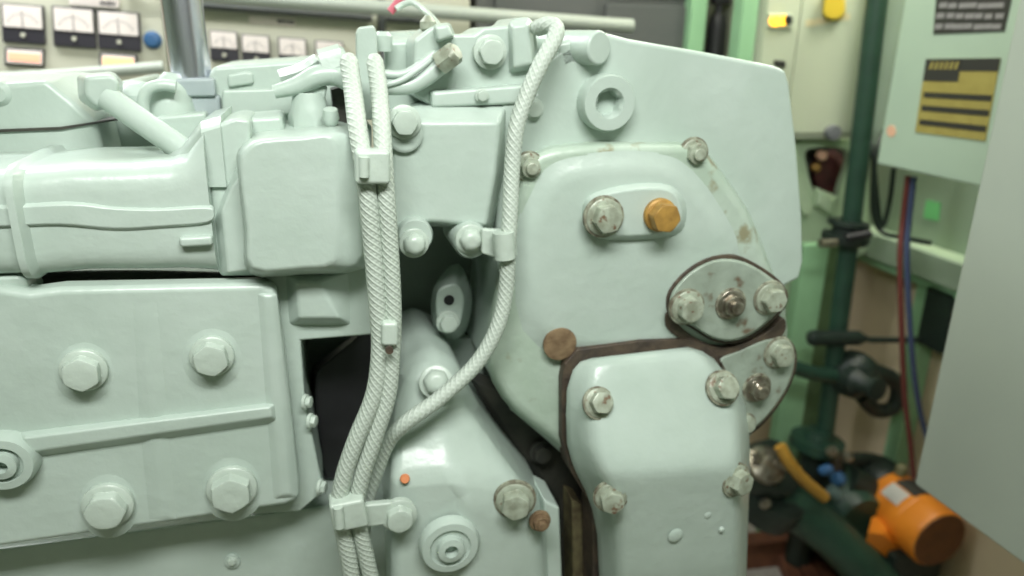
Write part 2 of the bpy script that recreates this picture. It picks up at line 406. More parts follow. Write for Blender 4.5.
# --- rocker housings behind the manifold
rk = part('rocker_housing', loft_bm([([(-80, 90), (0, 84), (46, 80), (96, 122), (104, 150), (110, 162), (-80, 165)], 1.12), ([(-80, 72), (0, 76), (60, 74), (112, 108), (122, 150), (122, 164), (-80, 168)], 1.2), ([(-80, 70), (0, 75), (85, 72), (118, 76), (124, 140), (124, 164), (-80, 168)], 1.34)], 0.008), PAINT)
part('parting_line', plate_bm([(-40, 131), (60, 127), (120, 118), (120, 120), (60, 130), (-40, 134)], 1.117, 0.06, 0.0), DARK, rk)
part('rocker_knob', lathe_bm([(0.016, -0.02), (0.016, 0.0), (0.01, 0.005)], P(-2, 94, 1.12), (0, -1, 0), 20), PAINT, rk)
part('support_tube', tube_bm([P(108, 98, 1.05), P(186, 152, 1.0)], 12.5*mpp(150, 125, 1.02), 20), PAINT)
part('tube_head', loft_bm([([(84, 76), (112, 74), (120, 82), (116, 100), (96, 108), (84, 96)], 1.04), ([(76, 74), (114, 71), (124, 82), (122, 104), (96, 112), (78, 100)], 1.12)], 0.008), PAINT)
part('injector_pump_body', plate_bm([(116, 82), (136, 79), (139, 88), (160, 92), (162, 150), (112, 150), (112, 96)], 1.22, 0.2, 0.006), PAINT)
part('injector_pump_cap', lathe_bm([(0.032, 0), (0.032, 0.016), (0.02, 0.03), (0.006, 0.034)], P(140, 106, 1.16), (0, 0, 1), 24), PAINT)
part('lifting_loop', tube_bm(pxpath([(145, 122, 1.1), (143, 102, 1.1), (149, 89, 1.1), (163, 85, 1.1), (176, 87, 1.1)]), 6*mpp(150, 100, 1.1), 14), PAINT)
part('conical_cap', lathe_bm([(0.036, -0.03), (0.034, 0.0), (0.026, 0.03), (0.014, 0.046), (0.01, 0.05)], P(172, 110, 1.14), (0.1, 0, 1), 24), PAINT)
part('tube_pedestal', plate_bm([(156, 116), (206, 112), (208, 160), (156, 160)], 1.1, 0.12, 0.006), PAINT)

# --- upper middle casing
uc = part('upper_casing', plate_bm([(208, 74), (214, 66), (300, 60), (362, 56), (364, 150), (208, 150)], 1.14, 0.26, 0.008), PAINT)
part('raised_tablet', plate_bm([(227, 75), (246, 71), (253, 73), (254, 84), (228, 88)], 1.134, 0.02, 0.004), PAINT, uc)
part('casing_step', plate_bm([(222, 90), (300, 88), (300, 114), (222, 118)], 1.125, 0.03, 0.004), PAINT, uc)
# fitting with the fat elbow
fit = part('elbow_fitting', tube_bm(pxpath([(274, 92, 1.03), (296, 86, 1.03), (318, 76, 1.03), (336, 75, 1.03), (352, 82, 1.02)]), lambda t: (6.5+4.5*min(1, t*2.2))*mpp(320, 80, 1.03), 18), PAINT)
part('hex_nut', lathe_bm([(0.022, 0), (0.022, 0.028), (0.014, 0.034)], P(322, 66, 1.04), (0.85, 0, 0.25), 24, hexes=(0, 1)), PAINT, fit)
part('upper_hex', tube_bm([P(280, 77, 1.05), P(302, 70, 1.05), P(318, 60, 1.05)], 7*mpp(300, 70, 1.05), 8), PAINT, fit)
part('fitting_block', plate_bm([(299, 88), (328, 86), (322, 112), (298, 112)], 1.03, 0.06, 0.004), PAINT)
part('union_nut', lathe_bm([(0.03, 0.0), (0.03, 0.02), (0.024, 0.03), (0.02, 0.05)], P(311, 131, 1.04), (0, 0, 1), 24, hexes=(0, 1)), PAINT)
part('small_plug', lathe_bm([(0.008, 0), (0.011, 0.008), (0.009, 0.02)], P(331, 124, 1.0), (0, -0.3, 1), 16), PAINT)
part('slot_recess', plate_bm([(331, 90), (352, 84), (354, 128), (336, 128)], 1.06, 0.05, 0.0), DARK)  # dark sheet, the shade of the gap put into its colour

# --- head block with its bracket
part('cable_post', plate_bm([(356, 33), (359, 27), (374, 25), (377, 33), (380, 120), (358, 120)], 1.04, 0.02, 0.003), PAINT)
hc = part('head_cover', loft_bm([([(384, 42), (432, 39), (440, 110), (384, 116)], 1.1), ([(380, 36), (392, 32), (438, 30), (444, 112), (380, 118)], 1.14), ([(384, 32), (394, 31), (440, 29), (444, 112), (380, 118)], 1.24)], 0.006), PAINT)
part('cover_button', lathe_bm([(0.012, -0.02), (0.013, 0.0), (0.008, 0.006)], P(383, 36, 1.08), (0, 0, 1), 18), PAINT, hc)
hb = part('head_block', loft_bm([([(392, 118), (418, 122), (500, 122), (496, 172), (486, 226), (458, 224), (430, 222), (404, 228), (392, 230)], 0.965), ([(388, 110), (418, 106), (506, 106), (504, 172), (492, 232), (458, 228), (430, 226), (404, 232), (388, 232)], 1.0), ([(388, 108), (418, 100), (508, 100), (508, 172), (496, 232), (458, 228), (430, 226), (404, 232), (388, 232)], 1.18)], 0.006), PAINT)
for a, b, r in ((404, 134, 18),):
    part('spot_face', lathe_bm([(r*mpp(a, b, .965), -0.01), (r*mpp(a, b, .965), 0.006), (r*.8*mpp(a, b, .965), 0.009)], P(a, b, .965), (0, -1, 0), 28), PAINT, hb)
bolt(hb, 404, 122, 0.955, 17)
for a, b, a2, b2 in ((413, 232, 414, 243), (468, 237, 470, 239)):
    k = mpp(a, b, .975)
    part('round_lug', lathe_bm([(18*k, -0.06), (18*k, 0.02), (16*k, 0.026)], P(a, b, .975), (0, -1, 0), 28), PAINT, hb)
    bolt(hb, a2, b2, 0.948, 15, kind='dome')
br = part('top_bracket', plate_bm([(414, 40), (432, 26), (446, 25), (452, 34), (474, 34), (484, 27), (510, 25), (514, 18), (530, 17), (536, 24), (540, 60), (534, 100), (430, 106), (414, 96)], 1.02, 0.1, 0.006), PAINT)
part('bracket_rib', loft_bm([([(512, 26), (528, 24), (532, 64), (514, 68)], 1.002), ([(508, 20), (532, 18), (538, 70), (508, 74)], 1.022)], 0.004), PAINT, br)
part('bracket_lip', plate_bm([(432, 92), (532, 84), (536, 98), (530, 104), (432, 108)], 0.995, 0.08, 0.005), PAINT, br)
bolt(br, 490, 52, 1.01, 17)
bolt(br, 482, 96, 0.99, 7)
# two pipe fittings left of the bracket
f2 = part('pipe_fitting', tube_bm(pxpath([(384, 88, 1.0), (410, 86, 1.0), (430, 74, 1.0), (452, 54, 1.0)]), lambda t: (7+3*t)*mpp(420, 75, 1.0), 16), PAINT)
part('pipe_hex', lathe_bm([(13*mpp(448, 55, .98), -0.014), (13*mpp(448, 55, .98), 0.008), (8*mpp(448, 55, .98), 0.014)], P(449, 57, .985), (0.6, -0.5, 0.5), 24, hexes=(0, 1)), BOLTR, f2)
part('fuel_pipe', tube_bm(pxpath([(380, 74, 1.02), (404, 74, 1.02), (424, 62, 1.02), (442, 44, 1.03)]), 4.5*mpp(420, 60, 1.02), 12), PAINT)
part('thin_fuel_pipe', tube_bm(pxpath([(382, 86, 0.99), (402, 80, 0.99), (420, 68, 0.99), (438, 54, 1.0)]), 3*mpp(420, 60, 1.0), 12), PAINT)
part('fitting_head', loft_bm([([(434, 26), (448, 24), (454, 36), (438, 42)], 1.0), ([(430, 24), (450, 22), (458, 40), (434, 46)], 1.06)], 0.005), PAINT)
part('drop_ball', lathe_bm([(0.004, -0.012), (0.011, -0.005), (0.011, 0.004), (0.004, 0.012)], P(428, 25, 1.04), (0, 0, 1), 16), BOLTR)

# --- gear case
gy = 1.0
gpl = part('gear_case_plate', plate_bm([(500, 104), (536, 92), (540, 66), (560, 50), (582, 36), (604, 32), (630, 39), (700, 51), (742, 59), (776, 66), (786, 70), (790, 82), (797, 140), (803, 215), (804, 262), (800, 279), (786, 286), (788, 330), (780, 400), (744, 440), (700, 480), (590, 480), (548, 442), (512, 412), (488, 372), (500, 300), (496, 240)], gy, 0.34, 0.007), PAINT)
front = smooth_poly([(521, 172), (530, 158), (552, 147), (600, 143), (650, 143), (692, 144), (705, 152), (726, 180), (748, 213), (764, 252), (778, 292), (786, 330), (778, 392), (748, 436), (700, 470), (630, 480), (590, 470), (552, 440), (516, 412), (493, 380), (487, 346), (494, 300), (504, 250), (513, 205)], 2)
def shrink(o, f, cx=640, cy=300): return [(cx+(a-cx)*f, cy+(b-cy)*f) for a, b in o]
gcv = part('gear_case_cover', loft_bm([(shrink(front, .93), 0.962), (shrink(front, .965), 0.9645), (shrink(front, .985), 0.969), (front, 0.977), (shrink(front, 1.01), 1.002)], 0), PAINTR, sharp=60)
cr = smooth_poly([(536, 196), (556, 168), (604, 158), (650, 158), (682, 168), (714, 206), (734, 256), (716, 345), (545, 345), (520, 250)], 4)
part('cover_crown', loft_bm([(shrink(cr, .82, 630, 260), 0.9515), (shrink(cr, .88, 630, 260), 0.9525), (shrink(cr, .94, 630, 260), 0.9555), (shrink(cr, 1.0, 630, 260), 0.960), (shrink(cr, 1.06, 630, 260), 0.9625)], 0), PAINT, gcv, sharp=80, wn=False)
pad = part('oval_pad', loft_bm([(smooth_poly([(588, 206), (600, 196), (636, 189), (668, 190), (680, 204), (680, 224), (664, 233), (612, 236), (592, 228)], 3), 0.938), (smooth_poly([(580, 206), (596, 190), (636, 181), (670, 183), (687, 200), (686, 228), (668, 239), (610, 242), (586, 232)], 3), 0.957)], 0.003), PAINT, gcv)
bolt(pad, 604, 217, 0.934, 19, BOLTR, h=0.9, label='chipped bolt with bluish and rusty paint')
bolt(pad, 660, 215, 0.934, 17, BRASS, h=1.0, wash=1.1, label='bare ochre coloured bolt')
bolt(gcv, 529, 167, 0.968, 14, BOLTR, kind='nut'); bolt(gcv, 694, 153, 0.968, 14, BOLTR, kind='nut', label='worn nut with bare stud tip')
bolt(gpl, 533, 109, 1.0, 11)
c = P(603, 102, gy); k = mpp(603, 102, gy)
bm = bmesh.new()
lathe_bm([(28*k, -0.005), (28*k, 0.02), (26*k, 0.026), (15*k, 0.026), (13.5*k, 0.021), (13*k, 0.004), (0.5*k, 0.004)], c, (0, -1, 0), 36, bm=bm, hexes=(4, 5))
part('socket_plug', bm, PAINT, gpl)
bm = bmesh.new(); a0 = P(600, 48, 0.98); 
lathe_bm([(17*mpp(600, 48, .98), 0.0), (17*mpp(600, 48, .98), 0.12)], a0, (-0.5, 1, 0.0), 28, bm=bm); bev(bm, 0.004, 3, 40)
part('idler_boss', bm, PAINT)
part('boss_arm', loft_bm([([(556, 42), (584, 36), (592, 62), (560, 72)], 1.0), ([(548, 44), (580, 32), (600, 66), (556, 78)], 1.06)], 0.008), PAINT)
k = mpp(560, 344, .965)
part('rust_plug', lathe_bm([(17*k, -0.004), (17*k, 0.001), (14*k, 0.0022), (1*k, 0.0022)], P(560, 344, .951), (0, -1, 0), 28), RUST, gcv, label='round brown rusty plug')
part('locating_stub', plate_bm([(622, 320), (627, 320), (635, 328), (630, 330)], 0.958, 0.01, 0.002), GASKET, gcv)
# faint ripple below the crown
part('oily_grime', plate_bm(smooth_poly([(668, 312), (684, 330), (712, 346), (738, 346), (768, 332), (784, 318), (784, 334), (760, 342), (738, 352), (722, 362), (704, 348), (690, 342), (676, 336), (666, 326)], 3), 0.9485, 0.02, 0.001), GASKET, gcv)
def flange(name, outline, y, m, gsk=3, back=0.035):
    cx = sum(p[0] for p in outline)/len(outline); cy = sum(p[1] for p in outline)/len(outline)
    o = smooth_poly(outline, 3)
    g = [(cx+(a-cx)*1.06+0.5, cy+(b-cy)*1.08) for a, b in o]
    f = part(name, loft_bm([([(cx+(a-cx)*.96, cy+(b-cy)*.96) for a, b in o], y), (o, y+0.006), (o, y+0.02)], 0.002), m)
    part('gasket', plate_bm(g, y+0.018, back, 0.001), GASKET, f)
    return f
WORN = mat('worn_flange', (160, 174, 160), 0.32, 0.1, (142, 154, 140), 30, 0.35, 60, 0.36, 30, (110, 96, 78))
fa = flange('oval_blank_flange', [(670, 309), (672, 292), (690, 272), (714, 260), (738, 260), (760, 270), (780, 286), (784, 302), (772, 318), (752, 334), (732, 341), (712, 338), (692, 326), (676, 318)], 0.93, WORN)
bolt(fa, 687, 307, 0.928, 17, BOLTR, h=0.9); bolt(fa, 731, 304, 0.928, 15, STEEL, kind='nut', label='bare steel nut in the middle of the flange'); bolt(fa, 770, 298, 0.928, 16, BOLTR, h=0.9)
fb = flange('lower_blank_flange', [(716, 362), (740, 350), (766, 339), (784, 340), (794, 354), (792, 376), (780, 400), (760, 424), (742, 433), (728, 424), (718, 396)], 0.945, WORN)
bolt(fb, 779, 353, 0.943, 15, BOLTR, h=0.9); bolt(fb, 757, 388, 0.943, 14, STEEL, kind='nut', label='dark bare nut with shining stud tip'); bolt(fb, 746, 424, 0.943, 10, BOLTR)

# --- pump cover, lower right
pfl = part('cover_gasket', plate_bm([(562, 380), (565, 364), (577, 350), (640, 341), (690, 339), (706, 345), (723, 362), (744, 402), (748, 470), (742, 640), (594, 640), (592, 506), (572, 474), (562, 440)], 0.945, 0.05, 0.002), GASKET)
rows = [(354, 592, 688, .925), (358, 580, 702, .913), (366, 573, 714, .905), (385, 567, 729, .893), (410, 566, 745, .876), (440, 567, 749, .856), (458, 572, 750, .8435), (468, 576, 750, .838), (474, 579, 750, .836), (480, 582, 750, .8365), (488, 586, 750, .8385), (505, 592, 749, .8425), (530, 597, 748, .8475), (565, 599, 747, .854), (640, 601, 745, .868)]
cols = [(0, 1), (.03, .82), (.07, .55), (.11, .28), (.15, .1), (.2, .02), (.35, 0), (.5, 0), (.65, 0), (.8, 0), (.89, .02), (.93, .1), (.96, .35), (.985, .7), (1, 1)]
bm = bmesh.new(); grid = []
for py, l, r, d in rows:
    row = [bm.verts.new(P(l, py+4, .955))]
    for u, e in cols: row.append(bm.verts.new(P(l+(r-l)*u, py+4-11*u, d+(.932-d)*e)))
    row.append(bm.verts.new(P(r, py-7, .955))); grid.append(row)
for a, b in zip(grid[:-1], grid[1:]):
    for q in range(len(a)-1): bm.faces.new((a[q], a[q+1], b[q+1], b[q]))
for row in (grid[0], grid[-1]): bm.faces.new(row)
bm.faces.new([r[0] for r in grid]+[r[-1] for r in grid][::-1])
pc = part('pump_cover', bm, PAINT, sharp=75, wn=False)
sn = (0, -0.88, 0.45)
bolt(pc, 599, 403, 0.884, 15, BOLTR, n=sn, h=0.9); bolt(pc, 723, 388, 0.882, 16, BOLTR, n=sn, h=0.9)
bolt(pc, 611, 497, 0.848, 16, BOLTR, n=(-.2, -1, 0), h=0.9); bolt(pc, 736, 480, 0.846, 16, BOLTR, n=(.3, -1, 0.1), h=0.9)
LUMPY = .8455
for a, b, q in ((694, 507, 5), (676, 536, 5), (708, 515, 3), (722, 530, 2)):
    part('casting_lump', lathe_bm([(q*1.6*mpp(a, b, .862), -0.001), (q*1.2*mpp(a, b, .862), 0.0008), (q*.5*mpp(a, b, .862), 0.0016)], P(a, b, LUMPY), (0, -1, 0), 14), PAINT, pc)

# --- lower left housing
bm = bmesh.new()
A = [(386, 430, .99), (392, 396, .99), (402, 364, .99), (430, 348, .99), (458, 362, .99), (474, 400, .99), (508, 446, .99), (538, 482, .99), (556, 520, .99), (562, 640, .99), (386, 640, .99), (385, 480, .99)]
B = [(392, 436, .94), (400, 404, .95), (412, 376, .958), (430, 366, .96), (446, 376, .957), (462, 408, .945), (494, 450, .925), (524, 486, .9), (540, 526, .893), (546, 640, .895), (393, 640, .893), (391, 480, .9)]
rr = [[P(*q)+Vector((0, .2, 0)) for q in A], [P(*q) for q in A], [P(*q) for q in B]]
vs = rings(bm, rr, True, False); top = vs[-1]
iv = [bm.verts.new(P(*q)) for q in ((428, 400, .945), (440, 440, .918), (455, 474, .885), (464, 500, .874), (468, 640, .882))]
L_ = [3, 2, 1, 0, 11, 10]; R_ = [3, 4, 5, 6, 7, 8, 9]
for S, sp_ in ((L_, (0, 0, 0, 1, 2, 4)), (R_, (0, 0, 0, 1, 2, 3, 4))):
    for q in range(len(S)-1):
        vv = [top[S[q]], top[S[q+1]]]+[iv[e] for e in range(sp_[q+1], sp_[q]-1, -1)]
        bm.faces.new(vv)
bm.faces.new((top[10], iv[4], top[9]))
bev(bm, 0.016, 5, 14)
lh = part('lower_housing', bm, PAINT, sharp=70)
bolt(lh, 436, 382, 0.94, 17, n=(-.1, -.85, .4), kind='dome'); bolt(lh, 399, 515, 0.878, 18); bolt(lh, 515, 500, 0.878, 19, BOLTR, n=(-.2, -1, 0), h=0.9)
bolt(lh, 540, 521, 0.88, 11, RUST, kind='nut', label='small rusty nut')
k = mpp(449, 543, .87)
part('ring_plug', lathe_bm([(31*k, -0.004), (31*k, 0.006), (28*k, 0.012), (21*k, 0.013), (19*k, 0.009), (14*k, 0.009), (13*k, 0.019), (7*k, 0.021), (6*k, 0.008), (.5*k, 0.008)], P(449, 543, .878), (0, -1, 0), 36), PAINT, lh)
part('orange_spot', lathe_bm([(5*k, -0.002), (4*k, 0.0015)], P(405, 479, .893), (0, -.9, .4), 14), ODOT, lh)
# side strip and oily gap rail between the two housings
part('side_flange', plate_bm([(544, 500), (560, 508), (565, 640), (546, 640)], 0.925, 0.08, 0.005), PAINT)
gr = part('oily_joint', loft_bm([([(474, 380), (500, 392), (566, 440), (600, 494), (606, 640), (562, 640), (560, 500), (516, 446)], 1.05), ([(462, 366), (506, 380), (572, 436), (610, 494), (612, 640), (556, 640), (554, 505), (506, 446)], 1.07)], 0.004), DARK)
bolt(gr, 541, 452, 1.04, 12, DARK)
part('joint_rail', plate_bm([(572, 500), (582, 504), (586, 640), (574, 640)], 1.0, 0.05, 0.003), mat('oily_yellowed', (128, 122, 88), 0.5, 0, (82, 72, 54), 40, 0.4, 80), gr)

# --- dark pocket between head block and lower housing
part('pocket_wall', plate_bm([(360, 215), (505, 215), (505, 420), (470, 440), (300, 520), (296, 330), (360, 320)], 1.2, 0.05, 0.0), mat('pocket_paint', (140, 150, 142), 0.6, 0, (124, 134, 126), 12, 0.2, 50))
lug = part('pocket_lug', loft_bm([(smooth_poly([(436, 298), (441, 288), (456, 285), (464, 296), (462, 316), (456, 330), (442, 330), (437, 316)], 3), 1.06), (smooth_poly([(431, 300), (437, 280), (458, 262), (472, 290), (470, 320), (460, 338), (440, 338), (432, 320)], 3), 1.12)], 0.004), PAINT)
k = mpp(449, 300, 1.06)
part('lug_hole', lathe_bm([(5.5*k, -0.001), (5*k, 0.002)], P(449, 300, 1.06), (0, -1, 0), 20), BLACK, lug)
bolt(lug, 448, 322, 1.055, 12)
part('pocket_bracket', loft_bm([([(440, 334), (478, 340), (484, 380), (460, 372), (438, 356)], 1.14), ([(432, 330), (490, 336), (494, 392), (456, 376), (432, 360)], 1.19)], 0.004), PAINT)
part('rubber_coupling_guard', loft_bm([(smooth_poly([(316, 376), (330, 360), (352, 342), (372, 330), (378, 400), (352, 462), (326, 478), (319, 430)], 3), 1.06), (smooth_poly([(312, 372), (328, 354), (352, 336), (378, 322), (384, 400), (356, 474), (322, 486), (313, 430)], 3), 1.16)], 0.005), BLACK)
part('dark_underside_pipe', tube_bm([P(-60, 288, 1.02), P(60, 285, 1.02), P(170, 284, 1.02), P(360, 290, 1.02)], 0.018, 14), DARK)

# --- cable clamps bolted to the engine
def clamp(px, py, w, h, y, tilt=0.0, lugp=None):
    pts = [(-w/2, -h/2), (w/2, -h/2), (w/2, h/2), (-w/2, h/2)]
    pts = [(px+a*math.cos(tilt)-b*math.sin(tilt), py+a*math.sin(tilt)+b*math.cos(tilt)) for a, b in pts]
    cl = part('cable_clamp', plate_bm(pts, y, 0.034, 0.005), BOLT)
    return cl
cl = clamp(373, 168, 35, 34, 0.86)
part('clamp_screw', tube_bm([P(364, 157, 0.858), P(364, 177, 0.858)], 5*mpp(364, 165, .86), 14), BOLT, cl)
cl = clamp(390, 335, 17, 24, 0.865)
part('clamp_screw', lathe_bm([(4*mpp(390, 340, .865), 0), (4*mpp(390, 340, .865), .006)], P(389, 349, .865), (0, -1, 0), 12), GASKET, cl)
cl = clamp(349, 517, 36, 28, 0.855, -0.2)
part('clamp_screw', tube_bm([P(338, 507, 0.853), P(340, 527, 0.853)], 5*mpp(340, 517, .855), 14), BOLT, cl)
part('clamp_lug', plate_bm([(362, 506), (392, 503), (396, 524), (364, 528)], 0.874, 0.012, 0.003), BOLT, cl)
cl = part('cable_clamp', plate_bm([(482, 229), (516, 231), (518, 257), (498, 259), (482, 254)], 0.93, 0.012, 0.003), BOLT)
tiny = part('clamp_strap', tube_bm([P(503, 232, .915), P(505, 258, .915)], 11*mpp(505, 245, .915), 16), BOLT, cl)

# ================================================================ braided cables
def cable(pts, r, label):
    a, b, y = pts[len(pts)//2]
    bm = tube_bm(pxpath(pts), r*mpp(a, b, y), 18, 8, dome=True)
    o = obj('braided_cable', bm, BRAID, None, sharp=60, wn=False, label=label, cat='cable', group='braided cables on the engine front')
    return o
cable([(349, 62, .985), (353, 90, .96), (358, 130, .91), (366, 180, .885), (373, 250, .885), (378, 310, .885), (380, 350, .885), (374, 395, .882), (356, 440, .88), (343, 480, .88), (340, 512, .88), (349, 560, .88), (356, 610, .88), (360, 640, .88)], 9, 'thick braided cable on the left of the vertical pair, running past the rounded box cover')
cable([(375, 62, .985), (379, 90, .96), (382, 130, .91), (385, 180, .885), (390, 250, .885), (393, 310, .885), (392, 350, .885), (388, 395, .882), (374, 440, .88), (361, 480, .88), (357, 512, .88), (367, 560, .88), (378, 610, .88), (384, 640, .88)], 8.5, 'thick braided cable on the right of the vertical pair, beside the head block bolts')
cable([(538, 28, 1.0), (548, 25, .98), (556, 28, .97), (554, 40, .96), (540, 66, .95), (525, 100, .945), (516, 130, .94), (512, 170, .935), (510, 215, .925), (508, 250, .92), (506, 290, .92), (497, 328, .915), (476, 364, .91), (440, 398, .9), (408, 421, .895), (388, 442, .91), (375, 475, .915), (365, 510, .915), (362, 560, .915), (364, 620, .915)], 8, 'single braided cable curving from the engine top down across the dark pocket')

# ================================================================ chrome tube
ct = thing('chrome_tube', P(194, 116, 1.16), 'upright shiny chrome tube in a grey square clamp behind the manifold', 'tube')
ytu = 1.16
part('tube', tube_bm([P(174, -60, ytu), P(184, 20, ytu), P(194, 92, ytu)], 19.5*mpp(190, 40, ytu), 32, smoothp=False), CHROME, ct, sharp=60)
part('clamp_collar', plate_bm([(172, 79), (214, 78), (216, 97), (176, 97)], ytu-0.036, 0.075, 0.004), GREY, ct)
part('clamp_base', plate_bm([(183, 96), (220, 95), (221, 121), (184, 121)], ytu-0.03, 0.062, 0.005), GREY, ct)

# ================================================================ control panels at the back
yp = 2.4
def flatbox(pts, y, d, b=0.0): return plate_bm(pts, y, d, b, 2)
def cabinet_unit(name, x0, x1, label):
    o = thing(name, ((x0+x1)/2, yp+0.15, FZ), label, 'switchboard', 'switchboard cabinets along the back wall')
    part('body', box_bm(x0, x1, yp, yp+0.34, FZ, 2.1, 0.004), PANEL, o)
    return o
xa, xb, xc, xd = P(-110, 30, yp).x, P(166, 40, yp).x, P(379, 40, yp).x, P(470, 40, yp).x
p1 = cabinet_unit('switchboard_cabinet', xa, xb-0.002, 'beige switchboard cabinet with three large gauges and two lit orange lamps')
p2 = cabinet_unit('switchboard_cabinet', xb+0.002, xc-0.002, 'beige switchboard cabinet with a row of four small gauges')
p3 = cabinet_unit('switchboard_cabinet', xc+0.002, xd, 'plain narrow beige switchboard cabinet at the dark end of the row')
part('seam_strip', box_bm(xc+0.002, xc+0.02, yp-0.008, yp, 1.3, 2.09, 0.002), DKGREY, p3)
def gauge(o, x0, y0, w, h, dx=0.0, split=0.62):
    sl = 0.075
    def q(a, b): return (x0+a*w+b*h*0.06, y0+b*h+a*w*sl)
    g = part('gauge', flatbox([q(-.05, -.04), q(1.05, -.04), q(1.05, 1.05), q(-.05, 1.05)], yp-0.014, 0.02, 0.003), DIALB, o)
    part('dial', flatbox([q(0, 0), q(1, 0), q(1, split), q(0, split)], yp-0.018, 0.008, 0.001), DIAL, g)
    bm = bmesh.new()
    for i in range(9):
        t = PI*(0.2+0.6*i/8); r0, r1 = 0.52, 0.60
        pts = []
        for rr_, da in ((r0, -.012), (r1, -.012), (r1, .012), (r0, .012)):
            pts.append(q(.5-rr_*math.cos(t+da*2)*.8, .74-rr_*math.sin(t+da*2)*.9))
        plate_bm(pts, yp-0.0186, 0.002, 0, bm=bm)
    part('scale_marks', bm, DIALB, g, smooth=False)
    part('needle', flatbox([q(.48, .15), q(.5, .15), q(.51, split), q(.49, split)], yp-0.0192, 0.002), DIALB, g, smooth=False)
    c = P(*q(.5, .82), yp-0.014); part('adjusting_screw', lathe_bm([(2.2*mpp(100, 30, yp), 0), (2*mpp(100, 30, yp), 0.006)], c, (0, -1, 0), 14), PANEL, g)
gauge(p1, 2, 4, 39, 36); gauge(p1, 53, 7, 39, 37); gauge(p1, 98, 11, 39, 36); gauge(p1, -50, 1, 39, 36)
def panel_lamp(o, x0, y0, w, h, m, label):
    s = 0.07
    f = part('indicator_lamp', flatbox([(x0-2, y0-2), (x0+w+2, y0+w*s-2), (x0+w+2, y0+h+w*s+2), (x0-2, y0+h+2)], yp-0.012, 0.02, 0.003), DIALB, o, label=label)
    part('lens', flatbox([(x0, y0), (x0+w, y0+w*s), (x0+w, y0+h+w*s), (x0, y0+h)], yp-0.018, 0.01, 0.003), DIAL, f)
    part('lit_window', flatbox([(x0+2, y0+3), (x0+w-2, y0+w*s+3), (x0+w-2, y0+h+w*s-3), (x0+2, y0+h-3)], yp-0.0195, 0.004, 0.001), m, f)
panel_lamp(p1, 6, 49, 36, 14, LAMPR, 'lit salmon lamp'); panel_lamp(p1, 101, 54, 34, 14, LAMPO, 'lit orange lamp')
k = mpp(153, 40, yp)
bt = part('push_button', lathe_bm([(8.5*k, 0), (8.5*k, .008), (7*k, .01), (6.5*k, .022), (4*k, .025)], P(153, 40, yp), (0, -1, 0), 24), BLUE, p1)
def nameplate(o, x0, y0, w, h, dark0, dark1):
    s = 0.07
    n = part('nameplate', flatbox([(x0, y0), (x0+w, y0+w*s), (x0+w, y0+h+w*s), (x0, y0+h)], yp-0.005, 0.008, 0.001), DIAL, o)
    bm = bmesh.new(); x = x0+w*dark0
    while x < x0+w*dark1:
        ww = random.uniform(1.0, 2.2); yy = y0+(x-x0)*s
        plate_bm([(x, yy+h*.28), (x+ww, yy+h*.28), (x+ww, yy+h*.75), (x, yy+h*.75)], yp-0.0056, 0.002, 0, bm=bm); x += ww+random.uniform(.5, 1.0)
    part('lettering', bm, DIALB, n, smooth=False)
nameplate(p1, 69, -4, 50, 9, 0.62, 0.94); nameplate(p2, 249, 15, 46, 8, 0.62, 0.96)
for a, b in ((210, 31), (242, 35), (279, 38), (316, 41)):
    gauge(p2, a, b, 26, 28, split=0.58)
k = 6*mpp(300, 20, 2.33)
part('desk_ledge', tube_bm([P(-110, 84, 2.2), P(60, 75, 2.2), P(164, 67, 2.2)], 6*mpp(60, 70, 2.2), 14, smoothp=False), RAIL, p1)
# hand rail in front of them
hr = thing('handrail', P(420, 14, 2.28), 'long round grey handrail running along the top of the switchboards', 'handrail')
part('rail_bar', tube_bm([P(60, -16, 2.28), P(300, 2, 2.28), P(632, 26, 2.28)], 7*mpp(420, 12, 2.28), 16, smoothp=False), RAIL, hr)
for a, b in ((120, -12), (420, 11)):
    q = P(a, b, 2.28); part('bracket', tube_bm([q, q+Vector((0, .118, 0))], 0.008, 10), RAIL, hr)
def strip(o, a0, b0, a1, b1): part('cover_strip', tube_bm([P(a0, b0, 2.385), P(a1, b1, 2.385)], 0.011, 10, smoothp=False), DKGREY, o)
strip(p2, 172, 3, 372, 18); strip(p3, 386, 18, 436, 22)

# dark cabinet between the boards and the columns
dx0, dx1 = P(476, 30, 2.5).x, P(688, 30, 2.5).x
dc = thing('dark_cabinet', ((dx0+dx1)/2, 2.6, FZ), 'dark grey cabinet behind the engine top', 'cabinet')
part('body', box_bm(dx0, dx1, 2.5, 2.77, FZ, 2.2, 0.006), DKGREY, dc)
part('door_panel', box_bm(dx0+0.06, dx0+0.4, 2.485, 2.5, 0.3, 2.1, 0.004), DKGREY, dc)
part('door_panel', box_bm(dx0+0.44, dx1-0.02, 2.485, 2.5, 0.3, 1.78, 0.004), DKGREY, dc)
part('door_panel', box_bm(dx0+0.44, dx1-0.02, 2.485, 2.5, 1.81, 2.1, 0.004), mat('dark_green_panel', (92, 104, 94), 0.6), dc)
